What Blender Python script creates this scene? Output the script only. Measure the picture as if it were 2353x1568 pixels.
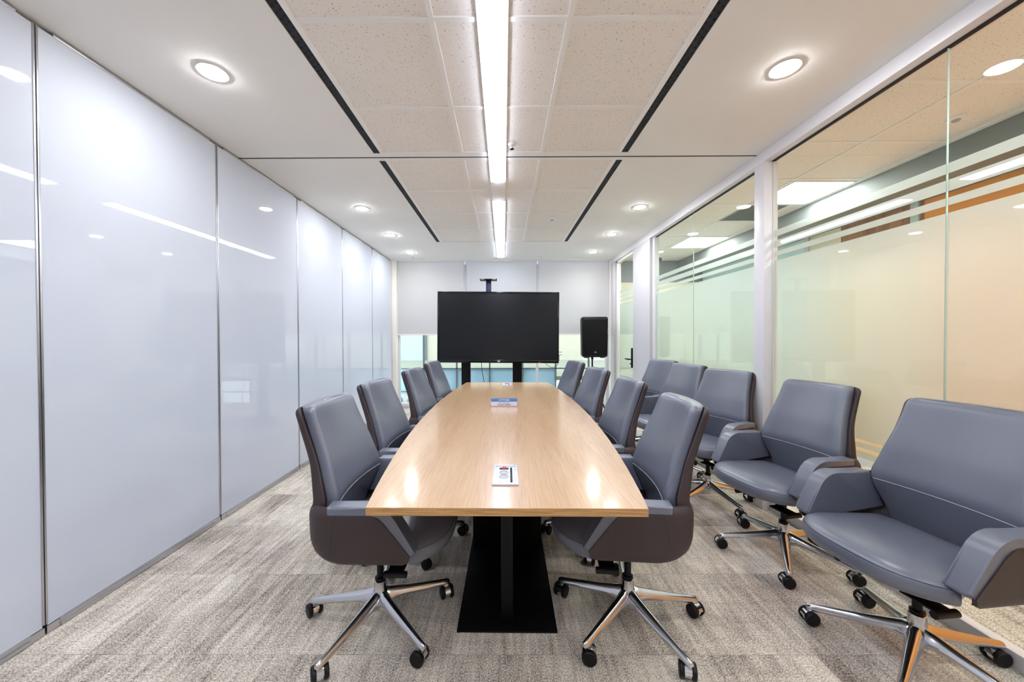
import bpy, bmesh, math, random
from mathutils import Vector, Matrix
random.seed(4)
R = math.radians
PI = math.pi
scn = bpy.context.scene
for o in list(bpy.data.objects): bpy.data.objects.remove(o)
col = scn.collection

# ------------------------------------------------------------------ camera
F_PX, CAM_H, YAW, PITCH, ROLL, PX, PY = 825.0, 1.27, -.004, -.0115, .003, 1153.7, 782.5
cam = bpy.data.cameras.new('camera'); cob = bpy.data.objects.new('camera', cam); col.objects.link(cob)
cam.sensor_fit = 'HORIZONTAL'; cam.sensor_width = 36.0
cam.lens = F_PX * 36.0 / 2353.0
cam.shift_x = (2353 / 2 - PX) / 2353.0
cam.shift_y = (PY - 1568 / 2) / 2353.0
cam.clip_start = .02; cam.clip_end = 200
cob.matrix_world = (Matrix.Translation((0, 0, CAM_H)) @ Matrix.Rotation(-YAW, 4, 'Z') @
                    Matrix.Rotation(PI / 2 + PITCH, 4, 'X') @ Matrix.Rotation(-ROLL, 4, 'Z'))
scn.camera = cob

# ------------------------------------------------------------------ world and exposure
w = bpy.data.worlds.new('sky'); scn.world = w; w.use_nodes = True
w.node_tree.nodes['Background'].inputs[0].default_value = (.80, .90, 1.0, 1)
w.node_tree.nodes['Background'].inputs[1].default_value = 1.25
scn.view_settings.view_transform = 'Standard'
scn.view_settings.look = 'None'
scn.view_settings.gamma = 1.0
scn.view_settings.use_curve_mapping = False
scn.view_settings.exposure = 1.31
LED_POWER = 12.0
SPOT_POWER = 125.0
PANEL_POWER = 12.4

# ------------------------------------------------------------------ materials
def lin(c):
    return tuple(((v / 255) / 12.92 if v / 255 <= .04045 else ((v / 255 + .055) / 1.055) ** 2.4) for v in c) + (1,)
MAT = {}
def nm(name):
    m = bpy.data.materials.new(name); m.use_nodes = True; MAT[name] = m
    nt = m.node_tree; return m, nt, nt.nodes['Principled BSDF']
def setp(b, **k):
    for a, v in k.items():
        a = {'rough': 'Roughness', 'metal': 'Metallic', 'ior': 'IOR', 'coat': 'Coat Weight', 'coatr': 'Coat Roughness',
             'spec': 'Specular IOR Level', 'sheen': 'Sheen Weight'}[a]
        b.inputs[a].default_value = v
def coords(nt, scale=(1, 1, 1), kind='Object'):
    tc = nt.nodes.new('ShaderNodeTexCoord'); mp = nt.nodes.new('ShaderNodeMapping')
    mp.inputs['Scale'].default_value = scale
    nt.links.new(tc.outputs[kind], mp.inputs[0]); return mp.outputs[0]
def noise(nt, vec, scale, detail=3, rough=.5):
    n = nt.nodes.new('ShaderNodeTexNoise'); n.inputs['Scale'].default_value = scale
    n.inputs['Detail'].default_value = detail; n.inputs['Roughness'].default_value = rough
    nt.links.new(vec, n.inputs['Vector']); return n.outputs['Fac']
def ramp(nt, fac, stops):
    r = nt.nodes.new('ShaderNodeValToRGB'); e = r.color_ramp.elements
    while len(e) < len(stops): e.new(.5)
    for i, (p, c) in enumerate(stops): e[i].position = p; e[i].color = c
    nt.links.new(fac, r.inputs[0]); return r.outputs[0]
def math_(nt, op, a, b=None, c=None):
    m = nt.nodes.new('ShaderNodeMath'); m.operation = op
    for i, v in enumerate((a, b, c)):
        if v is None: continue
        if isinstance(v, (int, float)): m.inputs[i].default_value = v
        else: nt.links.new(v, m.inputs[i])
    return m.outputs[0]
def mix(nt, fac, a, b):
    m = nt.nodes.new('ShaderNodeMix'); m.data_type = 'RGBA'
    for s, v in ((0, fac), (6, a), (7, b)):
        if hasattr(v, 'default_value') or hasattr(v, 'links'): nt.links.new(v, m.inputs[s])
        else: m.inputs[s].default_value = v
    return m.outputs[2]
def bump(nt, b, h, strength=.2, dist=.002):
    n = nt.nodes.new('ShaderNodeBump'); n.inputs['Strength'].default_value = strength
    n.inputs['Distance'].default_value = dist
    nt.links.new(h, n.inputs['Height']); nt.links.new(n.outputs[0], b.inputs['Normal'])

def simple(name, rgb, rough=.5, metal=0, var=.04, vs=3.0, bmp=0, bs=200, **k):
    """a procedural surface: base colour varied by soft noise, optional fine bump"""
    m, nt, b = nm(name); c = lin(rgb)
    v = coords(nt)
    n = noise(nt, v, vs)
    lo = tuple(x * (1 - var) for x in c[:3]) + (1,); hi = tuple(min(1, x * (1 + var)) for x in c[:3]) + (1,)
    nt.links.new(ramp(nt, n, [(.3, lo), (.7, hi)]), b.inputs['Base Color'])
    setp(b, rough=rough, metal=metal, **k)
    if bmp: bump(nt, b, noise(nt, v, bs, 2), bmp, .001)
    return m
def emit(name, rgb, strength):
    m, nt, b = nm(name); nt.nodes.remove(b)
    e = nt.nodes.new('ShaderNodeEmission'); e.inputs[0].default_value = rgb + (1,); e.inputs[1].default_value = strength
    nt.links.new(e.outputs[0], nt.nodes['Material Output'].inputs[0]); return m

simple('ceiling_paint', (242, 240, 236), .75, var=.01)
simple('white_metal', (224, 222, 225), .38, var=.01)
simple('cream_frame', (240, 234, 226), .45, var=.01)
simple('white_wall', (198, 197, 201), .6, var=.01)
simple('black_slot', (34, 34, 42), .7, var=.1)
simple('aluminium', (196, 196, 200), .32, metal=1, var=.04)
simple('dark_gap', (35, 34, 34), .8)
simple('black_metal', (9, 9, 11), .42, var=.1, spec=.25)
simple('black_gloss', (14, 14, 17), .12, var=.1)
simple('black_plastic', (15, 15, 17), .45, bmp=.1, bs=300, spec=.3)
simple('navy_metal', (44, 48, 84), .4)
simple('chrome', (225, 225, 228), .07, metal=1, var=.01)
simple('polished_aluminium', (205, 205, 208), .16, metal=1, var=.02)
simple('grey_leather', (100, 104, 117), .36, var=.03, bmp=.12, bs=420, coat=.5, coatr=.33)
simple('grey_leather_dark', (98, 100, 112), .45, var=.03, bmp=.12, bs=420)
simple('brown_leather', (56, 43, 44), .5, var=.05, bmp=.12, bs=420)
simple('stitch', (60, 62, 70), .6)
simple('stitch_light', (160, 162, 172), .6)
m = simple('blind_fabric', (206, 206, 206), .85, var=.01, bmp=.1, bs=900); nt = m.node_tree
tr_ = nt.nodes.new('ShaderNodeBsdfTranslucent'); tr_.inputs[0].default_value = (.80, .80, .82, 1)
mx_ = nt.nodes.new('ShaderNodeMixShader'); mx_.inputs[0].default_value = .06
nt.links.new(nt.nodes['Principled BSDF'].outputs[0], mx_.inputs[1]); nt.links.new(tr_.outputs[0], mx_.inputs[2])
nt.links.new(mx_.outputs[0], nt.nodes['Material Output'].inputs[0])
simple('silver_plastic', (208, 208, 222), .3, var=.01)
simple('white_plastic', (240, 240, 246), .35, var=.01)
simple('socket_grey', (168, 170, 174), .4)
simple('red_plastic', (200, 30, 36), .35)
simple('grey_concrete', (128, 134, 130), .7, var=.08, vs=1.5)
simple('orange_wall', (255, 168, 82), .6, var=.02)
simple('beige_wall', (240, 206, 156), .6, var=.02)
simple('cream_wall', (244, 236, 204), .6, var=.02)
simple('facade_mint', (200, 214, 209), .6, var=.02)
simple('mint_wall', (214, 246, 242), .6, var=.02)
simple('facade_cream', (214, 208, 190), .6, var=.02)
simple('court_floor', (160, 162, 146), .6, var=.10, vs=1.0)
simple('facade_metal', (112, 122, 128), .5)
simple('blue_glass_panel', (190, 228, 255), .25, var=.03)
simple('pale_panel', (232, 240, 240), .5)
simple('stone_grey', (150, 152, 150), .6)
simple('label_white', (246, 240, 250), .3, var=.01)
simple('label_blue', (76, 150, 214), .3, var=.01)
simple('print_ink', (88, 84, 120), .6)
simple('print_white', (250, 250, 252), .5)
simple('vent_grey', (170, 174, 172), .5)
simple('vent_dark', (96, 100, 100), .5)
emit('led_light', (.80, .87, 1.06), LED_POWER)
emit('spot_light', (.97, .97, .98), SPOT_POWER)
emit('panel_light', (.95, .98, 1.0), PANEL_POWER)

# glossy back-painted glass of the partition
m, nt, b = nm('white_glass')
v = coords(nt); n = noise(nt, v, .9, 2)
nt.links.new(ramp(nt, n, [(.3, lin((201, 207, 219))), (.7, lin((206, 212, 223)))]), b.inputs['Base Color'])
setp(b, rough=.03, ior=1.5)
nt.links.new(ramp(nt, noise(nt, coords(nt, (1, 3, 9)), 2.4, 6, .7), [(.55, (.02, .02, .02, 1)), (.8, (.09, .09, .09, 1))]), b.inputs['Roughness'])

# acoustic ceiling tile: pin holes and short fissures
m, nt, b = nm('ceiling_tile')
v = coords(nt)
vo = nt.nodes.new('ShaderNodeTexVoronoi'); vo.inputs['Scale'].default_value = 88; vo.inputs['Randomness'].default_value = 1
wv = nt.nodes.new('ShaderNodeVectorMath'); wv.operation = 'ADD'
nn = nt.nodes.new('ShaderNodeTexNoise'); nn.inputs['Scale'].default_value = 26; nt.links.new(v, nn.inputs[0])
sc_ = nt.nodes.new('ShaderNodeVectorMath'); sc_.operation = 'SCALE'; sc_.inputs['Scale'].default_value = .03
nt.links.new(nn.outputs['Color'], sc_.inputs[0]); nt.links.new(v, wv.inputs[0]); nt.links.new(sc_.outputs[0], wv.inputs[1])
nt.links.new(wv.outputs[0], vo.inputs['Vector'])
hole = math_(nt, 'LESS_THAN', vo.outputs['Distance'], .16)
gate = math_(nt, 'GREATER_THAN', noise(nt, v, 90, 1), .43)
hole = math_(nt, 'MULTIPLY', hole, gate)
base = ramp(nt, noise(nt, v, 1.4), [(.3, lin((240, 234, 227))), (.7, lin((244, 239, 232)))])
nt.links.new(mix(nt, hole, base, lin((120, 108, 98))), b.inputs['Base Color']); setp(b, rough=.9)

# loop carpet laid in half-metre squares with heathered streaks
m, nt, b = nm('carpet')
v = coords(nt)
sep = nt.nodes.new('ShaderNodeSeparateXYZ'); nt.links.new(v, sep.inputs[0])
tx = math_(nt, 'FLOOR', math_(nt, 'DIVIDE', math_(nt, 'ADD', sep.outputs[0], .22), .485))
ty = math_(nt, 'FLOOR', math_(nt, 'DIVIDE', math_(nt, 'ADD', sep.outputs[1], .04), .485))
cmb = nt.nodes.new('ShaderNodeCombineXYZ'); nt.links.new(tx, cmb.inputs[0]); nt.links.new(ty, cmb.inputs[1])
wn = nt.nodes.new('ShaderNodeTexWhiteNoise'); wn.noise_dimensions = '3D'; nt.links.new(cmb.outputs[0], wn.inputs['Vector'])
off = nt.nodes.new('ShaderNodeVectorMath'); off.operation = 'SCALE'; off.inputs['Scale'].default_value = 30
nt.links.new(wn.outputs['Color'], off.inputs[0])
va = nt.nodes.new('ShaderNodeVectorMath'); va.operation = 'ADD'
nt.links.new(v, va.inputs[0]); nt.links.new(off.outputs[0], va.inputs[1])
def stretched(vec, s):
    mp = nt.nodes.new('ShaderNodeMapping'); mp.inputs['Scale'].default_value = s; nt.links.new(vec, mp.inputs[0]); return mp.outputs[0]
s1 = noise(nt, stretched(va.outputs[0], (42, 5, 1)), 1, 4, .65)
s2 = noise(nt, stretched(va.outputs[0], (4, 30, 1)), 1, 3, .6)
s3 = noise(nt, stretched(va.outputs[0], (3.2, 1.6, 1)), 1, 2, .5)
yarn = noise(nt, stretched(v, (210, 150, 1)), 1, 1.5, .55)
a = math_(nt, 'ADD', math_(nt, 'MULTIPLY', s1, .44), math_(nt, 'MULTIPLY', s2, .14))
a = math_(nt, 'ADD', a, math_(nt, 'MULTIPLY', s3, .42))
a = math_(nt, 'ADD', a, math_(nt, 'MULTIPLY', math_(nt, 'SUBTRACT', yarn, .5), .80))
c_ = ramp(nt, a, [(.30, lin((112, 102, 94))), (.50, lin((200, 190, 177))), (.70, lin((252, 244, 226)))])
fx = math_(nt, 'FRACT', math_(nt, 'DIVIDE', math_(nt, 'ADD', sep.outputs[0], .22), .485))
fy = math_(nt, 'FRACT', math_(nt, 'DIVIDE', math_(nt, 'ADD', sep.outputs[1], .04), .485))
seam = math_(nt, 'MAXIMUM', math_(nt, 'LESS_THAN', fx, .004), math_(nt, 'LESS_THAN', fy, .006))
nt.links.new(mix(nt, math_(nt, 'MULTIPLY', seam, .35), c_, lin((80, 72, 66))), b.inputs['Base Color'])
setp(b, rough=.95, spec=.1); bump(nt, b, yarn, .5, .003)

# light oak veneer
m, nt, b = nm('oak')
v = coords(nt)
g1 = noise(nt, stretched(v, (60, 3, 60)), 1, 5, .6) if False else None
mp = nt.nodes.new('ShaderNodeMapping'); mp.inputs['Scale'].default_value = (260, 7, 260); nt.links.new(v, mp.inputs[0])
g1 = noise(nt, mp.outputs[0], 1, 4, .6)
mp = nt.nodes.new('ShaderNodeMapping'); mp.inputs['Scale'].default_value = (9, .8, 9); nt.links.new(v, mp.inputs[0])
g2 = noise(nt, mp.outputs[0], 1, 3, .5)
g = math_(nt, 'ADD', math_(nt, 'MULTIPLY', g1, .6), math_(nt, 'MULTIPLY', g2, .4))
nt.links.new(ramp(nt, g, [(.34, lin((178, 141, 101))), (.5, lin((193, 157, 118))), (.66, lin((203, 170, 132)))]), b.inputs['Base Color'])
setp(b, rough=.34, coat=.7, coatr=.13)
m, nt, b = nm('oak_edge')
v = coords(nt)
mp = nt.nodes.new('ShaderNodeMapping'); mp.inputs['Scale'].default_value = (7, 7, 260); nt.links.new(v, mp.inputs[0])
nt.links.new(ramp(nt, noise(nt, mp.outputs[0], 1, 4, .6), [(.34, lin((158, 114, 64))), (.6, lin((206, 160, 104)))]), b.inputs['Base Color'])
setp(b, rough=.4)
m, nt, b = nm('walnut_panel')
v = coords(nt)
mp = nt.nodes.new('ShaderNodeMapping'); mp.inputs['Scale'].default_value = (20, 20, 2); nt.links.new(v, mp.inputs[0])
nt.links.new(ramp(nt, noise(nt, mp.outputs[0], 1, 4, .6), [(.34, lin((150, 104, 70))), (.6, lin((184, 134, 94)))]), b.inputs['Base Color'])
setp(b, rough=.45)

# screen: dark, softly reflecting
m, nt, b = nm('screen'); b.inputs['Base Color'].default_value = lin((22, 24, 27)); setp(b, rough=.22, ior=1.36)
nt.links.new(ramp(nt, noise(nt, coords(nt), 2), [(0, (.010, .011, .013, 1)), (1, (.013, .014, .016, 1))]), b.inputs['Base Color'])

# clear glass sheet
def glass(name, tint, ior=1.5):
    m, nt, b = nm(name); nt.nodes.remove(b)
    t = nt.nodes.new('ShaderNodeBsdfTransparent'); t.inputs[0].default_value = tint + (1,)
    g = nt.nodes.new('ShaderNodeBsdfGlossy'); g.inputs['Roughness'].default_value = .005
    g.inputs[0].default_value = (.96, 1, .98, 1)
    f = nt.nodes.new('ShaderNodeFresnel'); ge = nt.nodes.new('ShaderNodeNewGeometry')
    nt.links.new(math_(nt, 'ADD', ior, math_(nt, 'MULTIPLY', ge.outputs['Backfacing'], 1 / ior - ior)), f.inputs[0])
    mx = nt.nodes.new('ShaderNodeMixShader')
    nt.links.new(f.outputs[0], mx.inputs[0]); nt.links.new(t.outputs[0], mx.inputs[1]); nt.links.new(g.outputs[0], mx.inputs[2])
    nt.links.new(mx.outputs[0], nt.nodes['Material Output'].inputs[0])
glass('clear_glass', (.965, .985, .968), 1.35)
glass('acrylic', (.97, .97, .99), 1.4)
simple('glass_edge', (206, 228, 220), .6, var=.02)
m, nt, b = nm('frosted_film'); nt.nodes.remove(b)
d = nt.nodes.new('ShaderNodeBsdfDiffuse'); d.inputs[0].default_value = (.70, .76, .74, 1)
t0 = nt.nodes.new('ShaderNodeBsdfTranslucent'); t0.inputs[0].default_value = (.90, .97, .94, 1)
rf = nt.nodes.new('ShaderNodeBsdfRefraction'); rf.inputs['Color'].default_value = (.97, .99, .98, 1)
rf.inputs['Roughness'].default_value = .42; rf.inputs['IOR'].default_value = 1.25
t = nt.nodes.new('ShaderNodeMixShader'); t.inputs[0].default_value = .7
nt.links.new(t0.outputs[0], t.inputs[1]); nt.links.new(rf.outputs[0], t.inputs[2])
mx = nt.nodes.new('ShaderNodeMixShader')
nz = noise(nt, coords(nt), 1.2, 2)
nt.links.new(ramp(nt, nz, [(.3, (.77, .77, .77, 1)), (.7, (.80, .80, .80, 1))]), mx.inputs[0])
nt.links.new(d.outputs[0], mx.inputs[1]); nt.links.new(t.outputs[0], mx.inputs[2])
nt.links.new(mx.outputs[0], nt.nodes['Material Output'].inputs[0])

# ------------------------------------------------------------------ mesh helpers
def V(*a): return Vector(a)
def box(bm, x0, x1, y0, y1, z0, z1, bev=0, mi=0, seg=2):
    vs = [bm.verts.new((x, y, z)) for x in (x0, x1) for y in (y0, y1) for z in (z0, z1)]
    fs = [(0, 1, 3, 2), (4, 6, 7, 5), (0, 4, 5, 1), (2, 3, 7, 6), (0, 2, 6, 4), (1, 5, 7, 3)]
    F = [bm.faces.new([vs[i] for i in f]) for f in fs]
    for f in F: f.material_index = mi
    if bev:
        ed = list({e for f in F for e in f.edges})
        r = bmesh.ops.bevel(bm, geom=ed, offset=bev, segments=seg, profile=.5, affect='EDGES')
        for f in r['faces']: f.material_index = mi
    return F
def loft(bm, rows, closed=True, caps=True, mi=0):
    vr = [[bm.verts.new(p) for p in r] for r in rows]
    n = len(rows[0])
    for i in range(len(rows) - 1):
        for j in range(n if closed else n - 1):
            k = (j + 1) % n
            try: bm.faces.new((vr[i][j], vr[i][k], vr[i + 1][k], vr[i + 1][j])).material_index = mi
            except ValueError: pass
    if caps:
        for r, rev in ((vr[0], True), (vr[-1], False)):
            c = sum((v.co for v in r), Vector()) / n; cv = bm.verts.new(c)
            for j in range(n):
                k = (j + 1) % n
                f = (r[j], cv, r[k]) if not rev else (r[k], cv, r[j])
                bm.faces.new(f[::-1] if False else f).material_index = mi
    return vr
def frame_of(d):
    d = d.normalized(); up = V(0, 0, 1) if abs(d.z) < .95 else V(1, 0, 0)
    a = d.cross(up).normalized(); return a, a.cross(d).normalized()
def cyl(bm, p0, p1, r0, r1=None, n=20, mi=0, caps=True):
    p0, p1 = Vector(p0), Vector(p1); r1 = r0 if r1 is None else r1
    a, b_ = frame_of(p1 - p0)
    rows = [[p + (a * math.cos(t) + b_ * math.sin(t)) * r for t in [2 * PI * i / n for i in range(n)]] for p, r in ((p0, r0), (p1, r1))]
    loft(bm, rows, True, caps, mi)
def lathe(bm, prof, c=(0, 0, 0), n=24, mi=0, caps=True, axis='Z'):
    rows = []
    for r, h in prof:
        row = []
        for i in range(n):
            t = 2 * PI * i / n; x, y = r * math.cos(t), r * math.sin(t)
            p = V(x, y, h) if axis == 'Z' else (V(h, x, y) if axis == 'X' else V(x, h, y))
            row.append(Vector(c) + p)
        rows.append(row)
    loft(bm, rows, True, caps, mi)
def tube(bm, pts, r, n=8, mi=0, closed=False):
    pts = [Vector(p) for p in pts]; rows = []
    N = len(pts)
    for i, p in enumerate(pts):
        d = (pts[(i + 1) % N] - pts[i - 1]) if closed else (pts[min(i + 1, N - 1)] - pts[max(i - 1, 0)])
        if d.length < 1e-9: d = V(0, 1, 0)
        a, b_ = frame_of(d)
        rows.append([p + (a * math.cos(2 * PI * k / n) + b_ * math.sin(2 * PI * k / n)) * r for k in range(n)])
    if closed: rows.append(rows[0]); loft(bm, rows, True, False, mi)
    else: loft(bm, rows, True, True, mi)
def prism(bm, poly, axis, a0, a1, mi=0, bev=0, seg=3):
    """extrude a 2D outline; axis X: outline is (y,z); axis Z: outline is (x,y); axis Y: outline is (x,z)"""
    def P(p, a):
        return {'X': (a, p[0], p[1]), 'Z': (p[0], p[1], a), 'Y': (p[0], a, p[1])}[axis]
    A = [bm.verts.new(P(p, a0)) for p in poly]; B = [bm.verts.new(P(p, a1)) for p in poly]
    f0 = bm.faces.new(A); f1 = bm.faces.new(B[::-1])
    F = [f0, f1]
    for i in range(len(poly)):
        j = (i + 1) % len(poly); F.append(bm.faces.new((A[j], A[i], B[i], B[j])))
    for f in F: f.material_index = mi
    if bev:
        ed = list(set(f0.edges) | set(f1.edges))
        r = bmesh.ops.bevel(bm, geom=ed, offset=bev, segments=seg, profile=.5, affect='EDGES')
        for f in r['faces']: f.material_index = mi
    return F
def obj(name, bm, mats, parent=None, loc=None, smooth=35):
    bmesh.ops.recalc_face_normals(bm, faces=bm.faces)
    if smooth:
        th = R(smooth)
        for f in bm.faces: f.smooth = True
        for e in bm.edges:
            if len(e.link_faces) == 2 and e.calc_face_angle(0) > th: e.smooth = False
    me = bpy.data.meshes.new(name); bm.to_mesh(me); bm.free()
    for mname in ([mats] if isinstance(mats, str) else mats): me.materials.append(MAT[mname])
    o = bpy.data.objects.new(name, me); col.objects.link(o)
    if parent: o.parent = parent
    if loc: o.location = loc
    return o
def bxo(name, mats, dims, parent=None, bev=0):
    bm = bmesh.new(); box(bm, *dims, bev=bev); return obj(name, bm, mats, parent, smooth=25)
def empty(name, loc=(0, 0, 0), rz=0):
    o = bpy.data.objects.new(name, None); col.objects.link(o); o.location = loc; o.rotation_euler = (0, 0, rz)
    o.empty_display_size = .1; return o
def tag(o, label=None, cat=None, group=None, kind=None):
    if label: o['label'] = label
    if cat: o['category'] = cat
    if group: o['group'] = group
    if kind: o['kind'] = kind
    return o
def struct(o): o['kind'] = 'structure'; return o
def copy_tree(o, parent=None):
    c = o.copy(); col.objects.link(c); c.parent = parent
    for ch in [x for x in bpy.data.objects if x.parent == o]: copy_tree(ch, c)
    return c
def text_obj(name, s, size, mat, parent, loc, rot, align='CENTER', depth=.0004, bold=0):
    cu = bpy.data.curves.new(name, 'FONT'); cu.body = s; cu.size = size; cu.align_x = align; cu.align_y = 'CENTER'
    cu.extrude = depth; cu.offset = bold
    t = bpy.data.objects.new(name, cu); col.objects.link(t)
    bpy.context.view_layer.update()
    me = bpy.data.meshes.new_from_object(t.evaluated_get(bpy.context.evaluated_depsgraph_get()))
    bpy.data.objects.remove(t); me.name = name
    me.materials.clear(); me.materials.append(MAT[mat])
    o = bpy.data.objects.new(name, me); col.objects.link(o); o.parent = parent; o.location = loc; o.rotation_euler = rot
    return o

CZ = 2.60
XL, XR, YB, YF = -1.96, 1.88, 6.25, -1.7     # inner faces; YB ceiling end by the window, YF wall behind the camera

# ------------------------------------------------------------------ floor
struct(bxo('floor', 'carpet', (-2.1, 3.75, YF - .1, 6.62, -.08, 0)))

# ------------------------------------------------------------------ ceiling
ce = struct(empty('ceiling', (0, 0, CZ)))
def cpart(name, mats, x0, x1, y0, y1, z0, z1, bev=0):
    o = bxo(name, mats, (x0, x1, y0, y1, z0 - CZ, z1 - CZ), ce, bev); return o
bm = bmesh.new()
for (x0, x1, y0, y1) in ((-2.1, -.94, YF, 2.672), (-2.1, -.94, 2.692, YB), (.905, 1.98, YF, 2.672), (.905, 1.98, 2.692, YB),
                         (-.94, .905, 2.622, 2.672), (-.94, .905, 2.692, 2.73), (-.94, .905, 5.075, YB)):
    box(bm, x0, x1, y0, y1, 0, .05)
obj('plasterboard', bm, 'ceiling_paint', ce)
cpart('backing', 'black_slot', -2.1, 2.0, YF, YB, CZ + .05, CZ + .09)
for (y0, y1) in ((YF, 2.622), (2.73, 5.06)):
    cpart('black_slot_strip', 'black_slot', -.94, -.892, y0, y1, CZ + .005, CZ + .05)
    cpart('black_slot_strip', 'black_slot', .857, .905, y0, y1, CZ + .005, CZ + .05)
    bm = bmesh.new()
    nn_ = int((y1 - max(y0, .9)) / .03)
    for xs in (-.928, -.904, .869, .893):
        for i in range(nn_):
            yy = max(y0, .9) + .02 + i * .03 + (.015 if xs in (-.904, .893) else 0)
            lathe(bm, [(.0055, 0), (.0045, .002)], (xs, yy, .0030), n=8)
    o = obj('slot_perforation', bm, 'black_metal', ce)
    bm = bmesh.new()
    box(bm, -.892, -.865, y0, y1, 0, .03, .002); box(bm, .83, .857, y0, y1, 0, .03, .002)
    box(bm, -.865, .83, y1 - .012, y1, 0, .03)
    # T bars
    for x in (-.301, .283): box(bm, x - .012, x + .012, y0, y1 - .012, -.0005, .02)
    ys = [1.522 - .585 * i for i in range(-1, 6)] if y1 < 3 else [3.30, 3.89, 4.49]
    for y in ys:
        if y < y1 - .05: box(bm, -.865, .83, y - .012, y + .012, 0, .02)
    obj('tile_grid', bm, 'ceiling_paint', ce)
    bm = bmesh.new(); box(bm, -.865, .83, y0, y1, .006, .028); obj('acoustic_tiles', bm, 'ceiling_tile', ce)
bxo('slot_end_line', 'black_slot', (-.94, .905, 5.06, 5.075, .004, .05), ce)
bxo('cross_slot', 'black_slot', (-2.0, 1.88, 2.672, 2.692, .004, .05), ce)

# ------------------------------------------------------------------ left partition wall
wl = struct(empty('wall_left', (XL, 0, 0)))
bxo('backing', 'dark_gap', (-.14, -.03, YF, YB + .2, 0, CZ + .03), wl)
js = [-1.37, -.41, .55, 1.51, 2.46, 3.42, 4.37, 5.36, 6.30]
for i in range(len(js) - 1):
    y0, y1 = js[i], js[i + 1]
    p = bxo('partition_panel', 'white_glass', (-.03, 0, y0 + .009, y1 - .009, .036, CZ - .018), wl)
    bm = bmesh.new()
    box(bm, -.03, .003, y0 + .0018, y0 + .0095, .045, CZ - .015, .001)
    box(bm, -.03, .003, y1 - .0095, y1 - .0018, .045, CZ - .015, .001)
    obj('edge_trim', bm, 'aluminium', p)
    bm = bmesh.new()
    box(bm, -.02, .006, y0 + .05, y1 - .05, .018, .038, .002); box(bm, -.015, .010, y0 + .05, y1 - .05, .003, .018, .002)
    box(bm, -.02, .004, y0 + .004, y0 + .05, .003, .034); box(bm, -.02, .004, y1 - .05, y1 - .004, .003, .034)
    obj('bottom_seal', bm, 'aluminium', p)
    bm = bmesh.new(); box(bm, -.02, .004, y0 + .06, y1 - .06, CZ - .018, CZ - .006, .001); obj('top_seal', bm, 'aluminium', p)

# ------------------------------------------------------------------ wall behind the camera
struct(bxo('wall_front', 'white_wall', (-2.1, 3.75, YF - .12, YF, 0, CZ + .09)))

# ------------------------------------------------------------------ right glazed wall
GX = 1.945
wr = struct(empty('wall_right', (XR, 0, 0)))
bm = bmesh.new(); box(bm, 0, .10, YF, 6.30, 2.525, CZ + .02, .003); obj('header', bm, 'white_metal', wr)
bm = bmesh.new(); box(bm, 0, .10, 2.605, 2.708, 0, 2.53, .003); obj('column', bm, 'white_metal', wr)
bm = bmesh.new(); box(bm, 0, .10, 4.63, 5.225, 0, 2.53, .003); box(bm, 0, .10, 6.13, 6.30, 0, 2.53, .003)
obj('solid_panel', bm, 'white_wall', wr)
bm = bmesh.new()
box(bm, .054, .105, YF, 2.605, 0, .065, .002); box(bm, .054, .105, 2.708, 4.57, 0, .065, .002)
obj('bottom_channel', bm, 'white_metal', wr)
# frosted film bands: clear gaps between the listed heights
BANDS = [(.70, 1.805), (1.838, 1.872), (1.900, 1.950), (1.978, 2.023), (.655, .682), (.60, .635)]
def glazing(idx, y0, y1, joints, jamb):
    wdw = struct(empty('window_%d' % idx, (GX, 0, 0)))
    ys = [y0] + joints + [y1]
    for a, b_ in zip(ys[:-1], ys[1:]):
        bm = bmesh.new(); box(bm, -.004, .004, a + .001, b_ - .001, .055, 2.535)
        for f in bm.faces:
            if abs(f.normal.y) > .5 or abs(f.calc_center_median().y - (a + .001)) < 1e-4 or abs(f.calc_center_median().y - (b_ - .001)) < 1e-4: f.material_index = 1
        g_ = obj('glass_pane', bm, ['clear_glass', 'glass_edge'], wdw, smooth=0)
        bm = bmesh.new()
        for z0, z1 in BANDS: box(bm, .0066, .0072, a + .0006, b_ - .0006, z0, z1)
        obj('frosted_film', bm, 'frosted_film', g_, smooth=0)
    bm = bmesh.new()
    for y in jamb: box(bm, -.03, .03, min(y), max(y), .05, 2.53, .002)
    if jamb: obj('window_frame', bm, 'white_metal', wdw)
    bm = bmesh.new()
    for z in (2.524,): box(bm, -.012, .012, y0, y1, z - .004, z + .003)
    obj('head_gasket', bm, 'dark_gap', wdw)
glazing(1, YF + .01, 2.60, [-.52, .53, 1.588], [])
glazing(2, 2.712, 4.57, [3.685], [(4.57, 4.63)])
# far door
dr = struct(empty('door_1', (GX, 5.24, 0)))
bm = bmesh.new(); box(bm, -.006, .006, .0, .80, .01, 2.49)
leaf = obj('door_leaf', bm, ['clear_glass'], dr, smooth=0)
bm = bmesh.new()
for z0, z1 in BANDS: box(bm, .0066, .0072, .0, .80, z0, z1)
obj('frosted_film', bm, 'frosted_film', leaf, smooth=0)
bm = bmesh.new()
box(bm, -.03, .03, .81, .85, 0, 2.525, .002); box(bm, -.03, .03, 0, .85, 2.49, 2.525, .002)
obj('door_frame', bm, 'cream_frame', dr)
bm = bmesh.new()
box(bm, -.07, -.006, .03, .055, .80, 1.09, .004)
cyl(bm, (-.075, .045, .925), (-.11, .045, .925), .010)
box(bm, -.122, -.102, .035, .175, .915, .935, .004)
cyl(bm, (-.075, .045, .86), (-.085, .045, .86), .010)
obj('door_handle', bm, 'black_metal', dr)

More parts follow.
